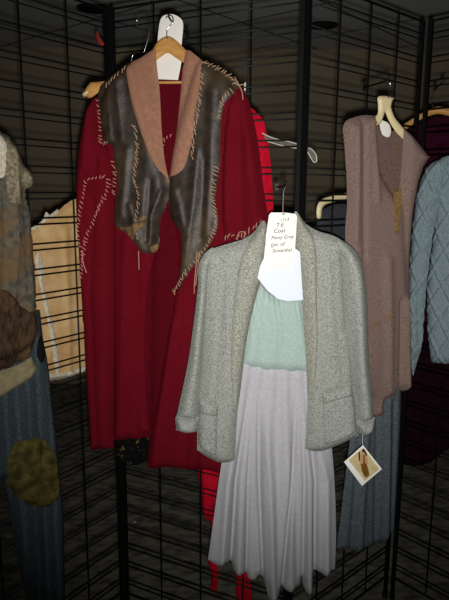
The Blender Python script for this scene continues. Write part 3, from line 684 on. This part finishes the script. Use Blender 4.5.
# ================================================================== tan hide behind the left panel
hd = Thing('hide_tunic', 'pale tan hide garment with white fleece trim behind the left grid', 'garment', PT, (62, 378))
hdb = Sheet('body', hd, [(20, 236), (34, 229), (46, 220), (58, 211), (68, 203), (76, 198), (84, 196), (98, 196), (100, 300), (98, 368), (98, 368), (84, 371), (70, 376), (54, 378), (30, 384), (10, 386), (8, 300)], MT['sherpa'], off=0.0, T=.018, tb=.012, w=.025, pitch=.008, wob=(.005, 10), edge_jit=.002, folds=[([(62, 230), (66, 370)], .006, .012)])
Sheet('hem_trim', hd, [(30, 378), (54, 373), (70, 371), (84, 367), (98, 364), (98, 371), (84, 374), (70, 379), (54, 382), (30, 388)], MT['fluff'], off=.002, T=.012, tb=.006, w=.01, host=hdb, uh=.02, pitch=.006, wob=(.006, 60), edge_jit=.003, label='white fleece hem')
Sheet('seam_trim', hd, [(40, 250), (44, 262), (44, 280), (50, 310), (56, 340), (60, 374), (56, 374), (51, 340), (46, 312), (40, 285), (36, 258)], MT['fluff'], off=.0, T=.004, tb=.003, w=.006, host=hdb, uh=.02, pitch=.005, wob=(.005, 60), edge_jit=.003, label='pale fleece seam')
Sheet('shoulder_trim', hd, [(34, 229), (46, 221), (50, 212), (54, 215), (62, 209), (62, 213), (50, 221), (38, 230)], MT['fluff'], off=.0, T=.005, tb=.003, w=.006, host=hdb, uh=.02, pitch=.005, wob=(.005, 60), label='fleece tuft on the shoulder')

# ================================================================== red dress behind the centre panel
rd = Thing('jersey_dress', 'bright red jersey dress hanging behind the grid beside the red wool coat', 'dress', PR, (225, 598))
rdb = Sheet('body', rd, [(200, 104), (225, 100), (244, 103), (256, 112), (264, 122), (269, 150), (272, 185), (274, 230), (278, 330), (280, 470), (276, 515), (250, 512), (232, 516), (217, 506), (210, 520), (203, 512), (200, 490), (198, 470), (196, 330), (194, 200)], MT['red'], off=0.0, T=.02, tb=.015, w=.03, pitch=.010, wob=(.006, 9), folds=[([(252, 120), (254, 240)], -.008, .010), ([(263, 130), (266, 240)], .008, .008), ([(208, 400), (208, 515)], .010, .008)])
for pl_ in ([(210, 510), (217, 512), (218, 540), (217, 560), (219, 572), (216, 592), (210, 590), (212, 575), (208, 560), (211, 540)], [(236, 510), (246, 512), (246, 560), (250, 580), (252, 600), (246, 610), (238, 606), (236, 580), (235, 550)]):
    Sheet('ribbon', rd, pl_, MT['red'], off=.002, T=.008, tb=.005, w=.01, pitch=.007, wob=(.008, 50), edge_jit=.003)
ch = Thing('clear_hanger', 'clear plastic hanger end poking out beside the bright red dress', 'hanger', PR, (290, 162), 'coat hangers')
wire(ch, 'shoulder_bar', [(262, 133, .03), (268, 136, .03), (276, 139, .03), (290, 142, .03), (303, 146, .03), (311, 149, .03), (316, 155, .03), (316.5, 161, .03), (314, 162, .03), (311, 158, .03), (308, 153, .03), (300, 149, .03), (284, 146, .03), (266, 141, .03)], .0017, MT['clear'])
Sheet('web', ch, [(264, 135), (276, 140), (290, 143), (304, 147), (311, 150), (316, 157), (315, 161), (311, 157), (307, 152), (298, 148), (284, 145), (266, 140)], MT['clear_core'], off=.03, T=.001, tb=.001, w=.003, pitch=.006, wob=None)
gt = Thing('price_tag', 'thin vertical white and teal tag strip above the bright red dress shoulder', 'tag', PR, (245, 118))
for i, (y0, y1, m) in enumerate(((83, 90, 'paper'), (91, 101, 'teal'), (102, 108, 'red'), (109, 118, 'paper'))):
    Tubes().box((gt.px(245, y0, .045) + gt.px(245, y1, .045)) / 2, (.0022, 0, 0), (0, .0008, 0), (0, 0, (gt.px(245, y0, .045) - gt.px(245, y1, .045)).length / 2 + .001)).build('segment', MT[m], gt.o, None, False)

# ================================================================== grey garment glimpsed behind the right panel
PG = Plane(335, 1.95, 25)
gg = Thing('charcoal_shirt', 'charcoal cloth garment on a cream hanger glimpsed between tweed jacket and mauve tunic', 'shirt', PG, (345, 300))
Sheet('body', gg, [(318, 216), (326, 208), (340, 204), (360, 206), (372, 220), (374, 300), (316, 300)], MT['greycloth'], off=0.0, T=.016, tb=.012, w=.025, pitch=.012)
gh = Thing('plastic_hanger', 'cream plastic hanger behind the grid between tweed jacket and mauve tunic', 'hanger', PG, (340, 220), 'coat hangers')
Sheet('shoulder_bar', gh, [(317, 218), (317, 207), (321, 200), (332, 196), (348, 193), (364, 196), (376, 206), (376, 210), (362, 201), (348, 199), (334, 202), (325, 205), (322, 210), (321, 218)], MT['cream'], off=.024, T=.007, tb=.006, w=.008, pitch=.006, wob=None)
wire(gh, 'hook', [(348, 195, .026), (348, 182, .026), (352, 176, .026), (348, 170, .026), (344, 174, .024)], .0014, MT['chrome'])

# little things
PA = Plane(100, 1.93, -20)
lp = Thing('ribbon_scrap', 'tiny red and orange ribbon scrap caught on the grid near the ceiling', 'ribbon', PA, (100, 46))
Sheet('ribbon', lp, [(96, 31), (98, 32), (100, 38), (104, 44), (101, 46), (97, 41)], mat('rust red ribbon', (170, 60, 46), (110, 30, 30), scale=200, bump=0), off=.0, T=.002, tb=.002, w=.004, pitch=.004, wob=(.004, 60))
def scrap(px, py, label, m='scrap', r=.008, z=0.003):
    d = ray(px, py); k = (z - EYE) / d[2]; c = Vector((d[0] * k, d[1] * k, 0))
    bm = bmesh.new(); bmesh.ops.create_icosphere(bm, subdivisions=2, radius=r)
    for v in bm.verts:
        v.co *= 1 + .35 * noise.noise(v.co * 140 + Vector((px, py, 0))); v.co.z = v.co.z * .4 + r * .42
    me = bpy.data.meshes.new('paper_scrap'); bm.to_mesh(me); bm.free(); me.materials.append(MT[m])
    o = bpy.data.objects.new('paper_scrap', me); COL.objects.link(o); o.location = c
    o['label'] = label; o['category'] = 'scrap'; o['group'] = 'scraps on the carpet'
scrap(135, 522, 'tiny pale paper scrap on the dark carpet under the red coat hem')
scrap(228, 548, 'tiny pale paper scrap on the dark carpet left of the lavender skirt', r=.006)

# ------------------------------------------------------------------ light: the camera's own flash, and a little room light
fd = bpy.data.lights.new('camera_flash', 'SPOT'); fd.energy = 104; fd.spot_size = math.radians(86); fd.spot_blend = 1.0; fd.shadow_soft_size = .012
fo = bpy.data.objects.new('camera_flash', fd); COL.objects.link(fo)
fo.location = (.008, 0, EYE - .032)
tgt = Vector(ray(258, 215)); fo.rotation_euler = tgt.to_track_quat('-Z', 'Y').to_euler()
fd.color = (1.0, .985, .96)
w = bpy.data.worlds.new('world'); scene.world = w; w.use_nodes = True
w.node_tree.nodes['Background'].inputs['Color'].default_value = (.8, .85, 1, 1)
w.node_tree.nodes['Background'].inputs['Strength'].default_value = .02
scene.view_settings.view_transform = 'Standard'; scene.view_settings.look = 'None'
scene.view_settings.exposure = 0.0; scene.view_settings.gamma = 1.0
